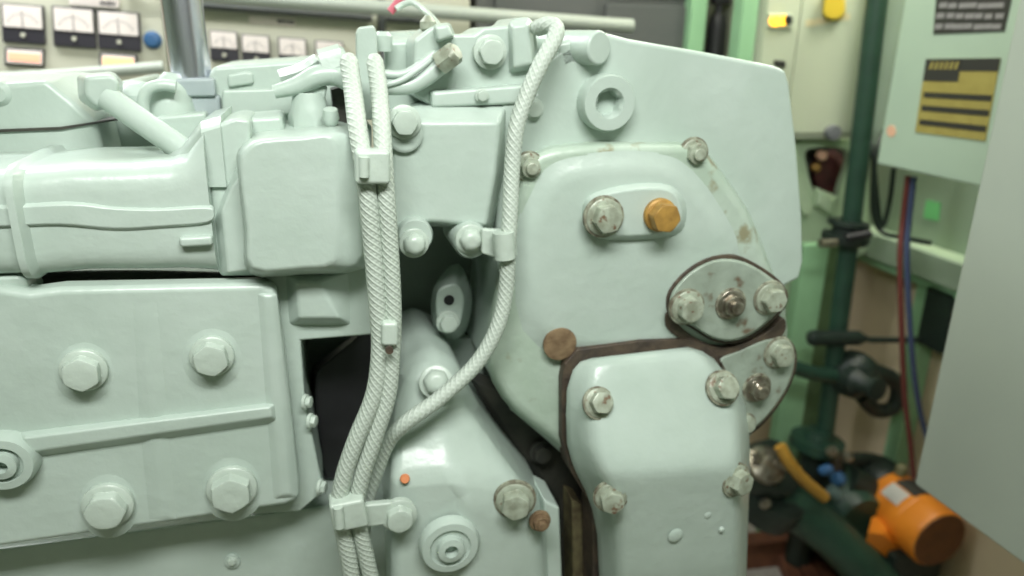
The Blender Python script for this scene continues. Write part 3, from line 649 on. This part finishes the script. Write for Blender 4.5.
# columns and black cylinder
def column(x0, x1, y, d, label, m=LGREEN, top=None):
    return obj('steel_column', box_bm(x0, x1, y, y+d, FZ, top or ZC, 0.004), m, None, label=label, cat='column', group='green steel columns at the back')
column(P(690, 25, 2.45).x, P(706, 25, 2.45).x, 2.45, 0.06, 'narrow light green column left of the black cylinder')
column(P(741, 25, 2.2).x, P(757, 25, 2.2).x, 2.2, 0.06, 'narrow light green column right of the black cylinder')
bc = thing('black_cylinder', P(714, 60, 2.5), 'tall black gas cylinder with valve standing between two green columns', 'cylinder')
q0, q1 = P(722, 14, 2.5), P(714, 60, 2.5); r_ = 9.5*mpp(715, 30, 2.5)
part('bottle', lathe_bm([(r_*.9, FZ-q1.z), (r_, FZ-q1.z+.02), (r_, (q0.z-q1.z)*.75), (r_*.85, (q0.z-q1.z)*.92), (r_*.45, (q0.z-q1.z)*1.02), (r_*.42, (q0.z-q1.z)*1.2)], q1, (0.0, 0, 1), 28), BLACK, bc)
qv = q1+Vector((0, 0, (q0.z-q1.z)*1.22))
part('valve', box_bm(qv.x-.028, qv.x+.034, qv.y-.02, qv.y+.02, qv.z-.005, qv.z+.035, 0.006), BLACK, bc)
part('hand_wheel', lathe_bm([(.012, .03), (.012, .045), (.03, .048), (.03, .062), (.01, .066)], qv, (0, 0, 1), 18), BLACK, bc)

# ================================================================ beige electrical cabinet
ye = 2.3
ec = thing('electrical_cabinet', P(800, 140, ye), 'beige electrical cabinet with lit amber lamp and yellow handle at back right', 'cabinet')
cx0, cx1 = P(757, 60, ye).x, P(868, 60, ye).x
zt = P(800, 139, ye).z
part('body', box_bm(cx0, cx1, ye, YB-0.005, zt, 2.3, 0.006), BEIGEC, ec)
xs = P(793, 60, ye).x
part('door', box_bm(xs, cx1-0.01, ye-0.012, ye, zt+0.02, 2.28, 0.004), BEIGEC, ec)
part('side_door', box_bm(cx0+0.006, xs-0.004, ye-0.012, ye, zt+0.02, 2.28, 0.004), BEIGEC, ec)
lf = part('pilot_lamp', plate_bm([(769, 13), (793, 14), (793, 29), (769, 28)], ye-0.022, 0.012, 0.003), BEIGEC, ec)
part('lit_lens', plate_bm(ell(776, 21, 5.5, 5.5, 14), ye-0.032, 0.012, 0.002), LAMPY, lf); part('lit_lens', plate_bm(ell(784, 20, 5, 5.5, 14), ye-0.032, 0.012, 0.002), LAMPY, lf)
part('switch_knob', plate_bm(ell(789, 20, 4, 5, 12), ye-0.036, 0.02, 0.002), BLACK, lf)
hd = part('yellow_handle', loft_bm([(smooth_poly([(828, -8), (840, -8), (844, 10), (839, 18), (829, 18), (824, 12)], 3), ye-0.05), (smooth_poly([(826, -10), (842, -10), (846, 10), (841, 20), (828, 20), (822, 12)], 3), ye-0.012)], 0.004), YELLOW, ec)
part('cream_label', plate_bm([(806, 20), (850, 13), (850, 20), (806, 27)], ye-0.014, 0.003, 0), mat('cream_label', (206, 196, 160), 0.5), ec)
part('latch', plate_bm([(776, 60), (786, 61), (786, 68), (776, 66)], ye-0.026, 0.016, 0.003), PLACK, ec)
k = mpp(828, 132, ye)
part('knob', lathe_bm([(6*k, 0), (6*k, .014), (8*k, .016), (7*k, .034), (3*k, .036)], P(829, 132, ye-0.012), (0, -1, 0), 20), mat('grey_knob', (110, 112, 116), 0.4), ec)

# bulkhead frame with the dark opening below it
def plate_hole(outer, inner, y, d):
    bm = bmesh.new()
    O = [bm.verts.new(P(a, b, y)) for a, b in outer]; I = [bm.verts.new(P(a, b, y)) for a, b in inner]
    es = [bm.edges.new((l[i], l[(i+1) % len(l)])) for l in (O, I) for i in range(len(l))]
    bmesh.ops.triangle_fill(bm, edges=es, use_beauty=True)
    fs = bm.faces[:]
    r = bmesh.ops.extrude_face_region(bm, geom=fs)
    bmesh.ops.translate(bm, verts=[v for v in r['geom'] if isinstance(v, bmesh.types.BMVert)], vec=(0, d, 0))
    return bm
yh = 2.36
bh = thing('bulkhead_frame', P(822, 262, yh), 'light green frame around a dark opening with red fittings under the beige cabinet', 'frame')
hole = smooth_poly([(808, 149), (846, 149), (848, 165), (840, 190), (836, 212), (824, 205), (813, 190), (807, 168)], 3)
part('frame_plate', plate_hole([(780, 139), (868, 140), (868, 250), (850, 262), (778, 262)], hole, yh, 0.03), PALEG, bh, smooth=False)
part('recess_back', plate_bm([(790, 140), (866, 140), (866, 230), (790, 230)], yh+0.12, 0.02, 0), DARK, bh)  # dark sheet whose colour carries the shade inside the opening
part('red_fitting', loft_bm([(smooth_poly([(818, 160), (832, 156), (842, 172), (838, 196), (824, 194), (815, 178)], 3), yh+0.05), (smooth_poly([(814, 156), (836, 150), (848, 172), (842, 204), (822, 202), (810, 180)], 3), yh+0.12)], 0.006), DKRED, bh)
k = mpp(820, 160, yh)
part('pale_terminal', lathe_bm([(5*k, 0), (5*k, .02), (3*k, .028)], P(820, 155, yh+0.04), (0, -1, 0), 14), PALEP, bh)
part('ochre_terminal', lathe_bm([(4*k, 0), (4*k, .02), (2*k, .026)], P(814, 167, yh+0.04), (0, -1, 0), 14), BRASS, bh)
part('green_fin', loft_bm([([(820, 192), (832, 200), (830, 214), (818, 204)], yh-0.03), ([(814, 186), (838, 196), (836, 222), (812, 208)], yh)], 0.004), PALEG, bh)
part('frame_rib', plate_bm(smooth_poly([(790, 148), (799, 148), (802, 180), (812, 206), (806, 216), (793, 190)], 3), yh-0.03, 0.03, 0.004), PALEG, bh)
part('lower_skirt', plate_bm([(778, 258), (830, 258), (812, 330), (778, 330)], yh, 0.03, 0), PALEG, bh)
cx0, cx1 = P(796, 330, 2.3), P(826, 330, 2.3)
o = column(P(782, 400, 2.25).x, P(806, 400, 2.25).x, 2.25, 0.05, 'bright light green post right of the gear case', top=P(800, 246, 2.25).z); o['group'] = 'green steel columns at the back'
bm = plate_bm([(810, 242), (836, 242), (808, 446), (778, 446)], 2.32, 0.06, 0.003)
# darker side of the green post, its shade put into the colour
zz = P(800, 300, 2.34)
obj('steel_stiffener', box_bm(P(804, 400, 2.33).x, P(824, 400, 2.33).x, 2.33, 2.36, FZ, P(820, 240, 2.33).z, 0.003), SHADEG, None, label='dark olive side of the green post, shade put into its colour', cat='column'); bm.free()

# ================================================================ dark green vertical pipe
xg = 2.08
gp = thing('green_pipe', P(818, 442, xg), 'tall dark green vertical pipe with lever, valve and loop at back right', 'pipe')
rp_ = 9.5*mpp(850, 220, xg)
part('pipe', tube_bm([P(884, -60, xg), P(850, 235, xg), P(824, 440, xg)], lambda t: rp_, 20, smoothp=False), PIPEG, gp)
q = P(846, 234, xg)
cl = part('flange_clamp', lathe_bm([(rp_*2.2, -.03), (rp_*2.4, -.02), (rp_*2.4, .0), (rp_*1.5, .004), (rp_*1.5, .02), (rp_*2.1, .03), (rp_*2.1, .045)], q, (0.1, 0, 1), 24), PIPEK, gp)
part('clamp_bolt', lathe_bm([(.014, -.03), (.014, .03), (.008, .034)], P(828, 243, xg-0.08), (1, 0, 0), 14), STEEL, gp)
part('clamp_bolt', lathe_bm([(.014, -.04), (.014, .04), (.008, .044)], P(858, 236, xg-0.07), (1, -.2, 0.2), 14), BLACK, gp)
lv = part('lever', tube_bm([P(812, 338, xg-.02), P(836, 338, xg-.03), P(858, 338, xg-.03), P(866, 339, xg-.03), P(872, 340, xg-.03), P(934, 340, xg-.03)], lambda t: (7.5 if t < .55 else 3)*mpp(850, 338, xg), 14, smoothp=False), PIPEK, gp)
part('lever_knob', lathe_bm([(.006, -.03), (.026, -.018), (.03, 0), (.026, .018), (.006, .03)], P(815, 338, xg-.02), (1, 0, 0), 18), PIPEK, gp)
vb = part('valve_body', lathe_bm([(.012, -.085), (.05, -.075), (.078, -.04), (.085, 0), (.078, .04), (.05, .075), (.012, .085)], P(853, 374, xg-.03), (0.5, 0, 1), 26), PIPEK, gp)
part('valve_bonnet', lathe_bm([(.05, 0), (.052, .04), (.035, .06), (.03, .1), (.04, .11), (.04, .125), (.02, .13)], P(850, 378, xg-.07), (0.1, -1, 0.1), 22), PIPEK, vb)
part('branch_pipe', tube_bm(pxpath([(792, 367, xg-.03), (818, 374, xg-.03), (846, 376, xg-.03)]), 7.5*mpp(820, 372, xg), 16), PIPEG, gp)
part('loop_pipe', tube_bm(pxpath([(858, 370, xg-.03), (878, 372, xg-.03), (894, 380, xg-.03), (898, 394, xg-.03), (892, 408, xg-.03), (876, 410, xg-.03), (862, 396, xg-.03)]), 7.5*mpp(880, 390, xg), 16), PIPEK, gp)
q = P(817, 442, xg); k = mpp(817, 442, xg)
part('base_flange', lathe_bm([(16*k, -.03), (26*k, -.02), (26*k, .015), (14*k, .02), (12*k, .05)], q, (.1, 0, 1), 28), PIPEG, gp)
part('standpipe', tube_bm([Vector((q.x, q.y, FZ)), q], 13*k, 20), PIPEK, gp)
# grey green duct beside the cabinet box
xq = 2.2
d0 = P(886, 80, xq); dr = 17*mpp(886, 80, xq)
obj('vertical_duct', tube_bm([Vector((d0.x, d0.y, P(880, 150, xq).z)), Vector((d0.x, d0.y, ZC))], dr, 24), mat('duct_paint', (150, 166, 148), 0.5, 0, (142, 158, 140), 5), None, label='grey green vertical duct behind the box with the placards', cat='duct')
for i, (pts, r, lb) in enumerate(([[(866, 120, 2.2), (872, 150, 2.1), (876, 190, 2.08), (880, 222, 2.07), (884, 224, 2.07), (890, 200, 2.07), (894, 168, 2.07)], 2.6, 'thin dark cable looping below the duct end'], [[(884, 130, 2.12), (876, 152, 2.07), (873, 190, 2.06), (874, 215, 2.06), (882, 232, 2.05), (905, 238, 1.95), (930, 243, 1.85)], 2.4, 'thin dark cable trailing right above the wall ledge'])):
    obj('thin_cable', tube_bm(pxpath(pts), r*mpp(880, 180, 2.1), 10), PIPEK, None, label=lb, cat='cable')

# ================================================================ right wall: box with placards, ledge, big cabinet
xf = 1.6
def X(a, b, x=xf): return P(a, b, x=x)
yfar = X(884, 120).y; znb = X(930, 175).z
bxm = thing('wall_box', (2.0, yfar-0.25, znb), 'pale green wall box with a black placard above a yellow one', 'box')
z0 = (X(882, 165).z+X(975, 185).z)/2
part('body', box_bm(xf, xf+.34, yfar-0.55, yfar, z0, 2.3, 0.006), BOXG, bxm)
for yy in (yfar-.5, yfar-.1): part('wall_arm', box_bm(xf+.3, XR-.003, yy, yy+.05, z0+.3, z0+.36, .003), WALLG, bxm)
def xplate(pts, x, d=0.003, bm=None):
    bm = bm or bmesh.new(); f = [P(a, b, x=x) for a, b in pts]
    rings(bm, [f, [p+Vector((d, 0, 0)) for p in f]]); return bm
bp_ = part('black_placard', xplate([(938, -24), (1016, -24), (1004, 31), (933, 34)], xf-0.003), PLACK, bxm, smooth=False, label='black placard with rows of pale print')
bm = bmesh.new()
for i in range(5):
    y0 = -20+i*10.5
    for s in range(7):
        a0 = 938+s*9.5-(y0*.16)+random.uniform(0, 2); a1 = a0+random.uniform(7.5, 9.3)
        yy = y0+random.uniform(-.4, .4)
        xplate([(a0+.5, yy+2), (a1+.5, yy+1.6), (a1-.6, yy+7), (a0-.6, yy+7.4)], xf-0.0042, 0.0015, bm)
part('printed_lines', bm, PLACL, bp_, smooth=False)
yl = part('yellow_placard', xplate([(926, 59), (1000, 58), (985, 141), (915, 132)], xf-0.003), PLACY, bxm, smooth=False, label='yellow placard with black bands and a black heading')
def yq(u, v): # inside the placard, u across, v down
    a = Vector((926, 59)).lerp(Vector((1000, 58)), u); b = Vector((915, 132)).lerp(Vector((985, 141)), u); c = a.lerp(b, v); return (c.x, c.y)
def yrect(u0, v0, u1, v1, x, bm): xplate([yq(u0, v0), yq(u1, v0), yq(u1, v1), yq(u0, v1)], x, 0.0015, bm)
for r_4 in ((.0, .0, .48, .30), (.485, .0, 1.0, .16)):
    bm = bmesh.new(); yrect(*r_4, xf-0.0042, bm); part('heading_block', bm, PLACK, yl, smooth=False)
for v in (.46, .64, .83):
    bm = bmesh.new(); u = .04
    while u < .96:
        w_ = random.uniform(.03, .07); yrect(u, v-.01, min(u+w_, .98), v+.065, xf-0.0042, bm); u += w_+.006
    part('text_line', bm, PLACK, yl, smooth=False)
bm = bmesh.new()
for i in range(6): # slanted heading strokes
    u = .06+i*.068
    xplate([yq(u+.02, .04), yq(u+.055, .04), yq(u+.03, .14), yq(u-.005, .14)], xf-0.0052, 0.001, bm)
part('heading_strokes', bm, PLACY, yl, smooth=False)
part('painted_reflection', xplate(ell(891, 131, 4.5, 6, 14), xf-0.002, 0.002), PALEP, bxm, smooth=False)  # small pale disc, a light reflection put into its colour
part('corner_foot', box_bm(xf+.02, xf+.06, yfar-0.5, yfar-0.46, z0-.03, z0, .003), BLACK, bxm)
# ledge along the wall
zl = P(850, 226, x=XR-.12).z
lg = thing('wall_ledge', (XR-.06, 1.9, zl), 'pale green steel ledge running along the right wall', 'ledge')
part('ledge_plate', box_bm(XR-.12, XR-.003, 1.2, YB-.01, zl-.02, zl, .003), PALEG, lg)
part('ledge_lip', box_bm(XR-.135, XR-.11, 1.2, YB-.01, zl-.09, zl+.004, .004), WALLG, lg)
part('lower_flange', box_bm(XR-.1, XR-.003, 1.2, YB-.01, zl-.13, zl-.09, .003), LGREEN, lg)
obj('wall_lining', box_bm(XR-.02, XR-.002, 1.2, YB-.01, zl, 2.0), WALLG, None, smooth=False, kind='structure').name = 'trim_1'
q = P(932, 212, x=XR-.022)
obj('green_tag', xplate([(926, 200), (940, 203), (938, 221), (923, 218)], XR-.026, .004), GTAG, None, smooth=False, label='small bright green tag on the wall below the box', cat='tag')
dk = obj('junction_box', box_bm(XR-.1, XR-.003, P(952, 310, x=XR-.1).y, P(922, 310, x=XR-.1).y, P(935, 352, x=XR-.1).z, P(935, 286, x=XR-.1).z, .006), PIPEK, None, label='dark green junction box on the beige wall beside the red and blue wires', cat='box')
obj('steel_stiffener', box_bm(XR-.07, XR-.003, P(912, 400, x=XR-.05).y, P(898, 400, x=XR-.05).y, FZ, zl-.13, .003), LGREEN, None, label='light green stiffener on the beige wall behind the red wire', cat='column')
bs = P(896, 438, x=XR-.2)
# wires
def wire(pts, r, m, lb): obj('wire', tube_bm(pxpath(pts), r*mpp(905, 300, 1.9), 10), m, None, label=lb, cat='wire', group='hanging wires')
wire([(908, 176, 1.80), (903, 220, 1.80), (900, 260, 1.78), (902, 340, 1.76), (905, 400, 1.76), (910, 440, 1.76), (914, 478, 1.76)], 2.6, REDW, 'thin red wire hanging below the wall box')
wire([(914, 177, 1.78), (909, 220, 1.78), (907, 260, 1.76), (911, 340, 1.74), (918, 400, 1.74), (930, 450, 1.74), (938, 480, 1.74)], 2.6, BLUEW, 'thin blue wire hanging below the wall box')
# big pale cabinet on the right
xk = 1.2
yk = (P(1012, 0, x=xk).y+P(918, 490, x=xk).y)/2
zk = (P(918, 490, x=xk).z+P(1010, 551, x=xk).z)/2
bgc = thing('tall_cabinet', (1.8, yk-.5, FZ), 'big plain pale grey green cabinet side at the right edge', 'cabinet')
part('body', box_bm(xk, XR-.003, yk-1.1, yk, zk, 2.5, .006), PANG, bgc)
part('plinth', box_bm(xk+.3, XR-.003, yk-1.1, yk-.2, FZ, zk, .004), PANG, bgc)

# ================================================================ motor and pump on the floor
M0, M1 = P(889, 499, 2.0), P(937, 538, 1.76)
ax = (M1-M0).normalized(); Lm = (M1-M0).length; rm = 31*mpp(915, 520, 1.9)
mo = thing('electric_motor', ((M0.x+M1.x)/2, (M0.y+M1.y)/2, min(M0.z, M1.z)-rm), 'orange electric motor with brown fan cover and silver label', 'motor')
part('motor_body', lathe_bm([(rm*.9, -.01), (rm, 0), (rm, Lm*.62), (rm*.96, Lm*.66), (rm*.98, Lm*.7), (rm*.98, Lm), (rm*.9, Lm+.012)], M0, ax, 36), ORANGE, mo)
part('fan_cover', lathe_bm([(rm*.9, Lm+.012), (rm*.88, Lm+.016), (rm*.3, Lm+.02)], M0, ax, 36), FAN, mo)
part('end_bell', lathe_bm([(rm*.5, -.12), (rm*1.08, -.1), (rm*1.12, -.04), (rm*.95, 0), (rm*.9, .01)], M0, ax, 32), PIPEK, mo)
s_, t_, d_ = frame_of(ax)
bm = bmesh.new()
def cyl_pt(t, ang, h): return M0+ax*t+(s_*math.cos(ang)+t_*math.sin(ang))*h
def curved_label(t0, t1, a0, a1, h0, h1):
    bm = bmesh.new(); rr = []
    for i in range(9):
        a = a0+(a1-a0)*i/8
        rr.append([cyl_pt(t0, a, h0), cyl_pt(t1, a, h0), cyl_pt(t1, a, h1), cyl_pt(t0, a, h1)])
    rings(bm, rr); return bm
# pick the label angle facing up and to the viewer
best = max((i/72*2*PI for i in range(72)), key=lambda a: (s_*math.cos(a)+t_*math.sin(a)).dot(((EYE-M0).normalized()*.8+Vector((0, 0, 1))).normalized()))
part('rating_plate', curved_label(Lm*.2, Lm*.55, best-.55, best-.02, rm, rm+.003), SILVER, mo)
part('dark_plate', curved_label(Lm*.2, Lm*.6, best+.04, best+.75, rm, rm+.003) if True else None, PLACK, mo)
fl = P(886, 545, 1.9)
zf = min(M0.z, M1.z)-rm*1.05
part('mounting_foot', loft_bm([([(868, 532), (884, 534), (908, 556), (904, 562), (892, 562), (866, 542)], 1.84), ([(872, 516), (892, 518), (918, 546), (912, 560), (896, 560), (868, 540)], 1.92)], .004), ORANGE, mo)
part('terminal_gland', lathe_bm([(.02, 0), (.02, .03), (.012, .04)], P(900, 474, 1.98), (.1, 0, 1), 16), mat('gland_olive', (120, 118, 84), 0.5), mo)
bm = bmesh.new(); zz0 = (M0+ax*(-.1)).z-rm*1.05
bsx = (M0.x+M1.x)/2; bsy = (M0.y+M1.y)/2
part('support_stool', box_bm(bsx-.12, bsx+.1, bsy-.08, bsy+.14, FZ, min(M0.z, M1.z)-rm*.8, .01), PIPEK, mo)
# pump coupled to it
PB = P(838, 486, 2.05)
pu = thing('pump', (PB.x, PB.y, FZ), 'dark green pump with blue fittings coupled to the orange motor', 'pump')
k = mpp(838, 486, 2.05)
part('pump_casing', lathe_bm([(20*k, -.12), (34*k, -.1), (40*k, -.04), (40*k, .04), (30*k, .08), (24*k, .14)], P(838, 500, 2.07), ax, 28), PIPEG, pu)
part('pump_neck', tube_bm([P(822, 452, 2.07), P(828, 480, 2.07), P(838, 500, 2.07)], 18*k, 20), PIPEK, pu)
part('coupling', tube_bm([P(846, 478, 2.03), P(868, 490, 2.02), P(890, 500, 2.02)], 15*k, 18), PIPEK, pu)
part('side_pipe', tube_bm([P(840, 462, 2.1), P(865, 460, 2.1), P(884, 464, 2.1)], 8*k, 16), PIPEK, pu)
part('inlet_body', lathe_bm([(14*k, -.06), (26*k, -.05), (28*k, 0), (26*k, .05), (14*k, .06)], P(768, 470, 2.0), (.3, -.6, .6), 24), PIPEK, pu)
part('inlet_cap', lathe_bm([(18*k, 0), (18*k, .02), (10*k, .035), (3*k, .04)], P(764, 466, 1.94), (.1, -.6, .8), 22), STEEL, pu)
part('lower_body', lathe_bm([(20*k, -.06), (30*k, -.05), (32*k, 0), (30*k, .05), (20*k, .06)], P(770, 500, 2.0), (.2, -.4, 1), 24), PIPEK, pu)
for a, b in ((757, 458), (778, 464), (766, 478), (764, 504), (830, 452), (846, 458)):
    part('bare_bolt', lathe_bm([(5.5*k, 0), (5.5*k, .016), (3*k, .03)], P(a, b, 1.92), (.0, -.7, .7), 12, hexes=(0, 1)), STEEL, pu)
for a, b, q in ((826, 470, 5), (838, 479, 6.5)):
    part('blue_fitting', lathe_bm([(q*k*.8, -.02), (q*k, -.01), (q*k, .015), (q*k*.6, .025)], P(a, b, 1.95), (.4, -.6, .6), 18), BLUE, pu)
part('grey_coupler', lathe_bm([(6*k, -.02), (6*k, .02), (4*k, .03)], P(834, 492, 1.93), (.7, -.4, -.5), 16), mat('teal_grey', (92, 112, 108), 0.4), pu)
part('big_green_pipe', tube_bm(pxpath([(772, 500, 2.0), (800, 512, 1.97), (836, 540, 1.9), (884, 590, 1.8)]), 22*mpp(836, 540, 1.9), 22), PIPEG, pu)
part('pump_foot', box_bm(PB.x-.02, PB.x+.16, PB.y-.08, PB.y+.1, FZ, PB.z-.06, .01), PIPEK, pu)
obj('ochre_hose', tube_bm(pxpath([(780, 446, 1.9), (789, 462, 1.88), (804, 480, 1.88), (824, 497, 1.9)]), 6*mpp(800, 470, 1.9), 14), YHOSE, None, label='short ochre hose on the dark green pump', cat='hose')
# rusty base and boards
def floorbox(pts, z0, h, m, name, lb, cat, g=None):
    z0 += FZ
    bm = bmesh.new(); f = [P(a, b, z=z0+h) for a, b in pts]
    rings(bm, [[Vector((p.x, p.y, z0)) for p in f], f]); bev(bm, .003, 2)
    return obj(name, bm, m, None, label=lb, cat=cat, group=g)
floorbox([(738, 533), (806, 528), (812, 538), (738, 546)], 0.0, 0.12, BROWN, 'steel_channel', 'rust brown steel channel on the floor under the pump', 'channel')
for i, lb in enumerate(('rust brown board nearest the pale floor', 'rust brown board in the middle of the three', 'rust brown board furthest under the green pipe')):
    e = i*17
    floorbox([(774+e, 546), (786+e, 545), (822+e, 610), (806+e, 612)], 0.0, 0.05+i*.012, BROWN, 'floor_board', lb, 'board', 'rusty boards on the floor')
# red cap bit on the engine top
rc = obj('red_wire', tube_bm(pxpath([(390, 12, 1.2), (396, 5, 1.2), (403, -3, 1.2), (412, -14, 1.2)]), 4*mpp(396, 4, 1.2), 12), PINK, None, label='short pinkish red wire at the top above the bracket', cat='wire')
obj('pale_wire', tube_bm(pxpath([(396, 9, 1.19), (404, 4, 1.19), (414, 3, 1.18), (426, 12, 1.15), (436, 22, 1.1), (440, 30, 1.06)]), 3*mpp(410, 4, 1.2), 12), BOLT, None, label='pale thin wire curving down onto the engine top bracket', cat='wire')
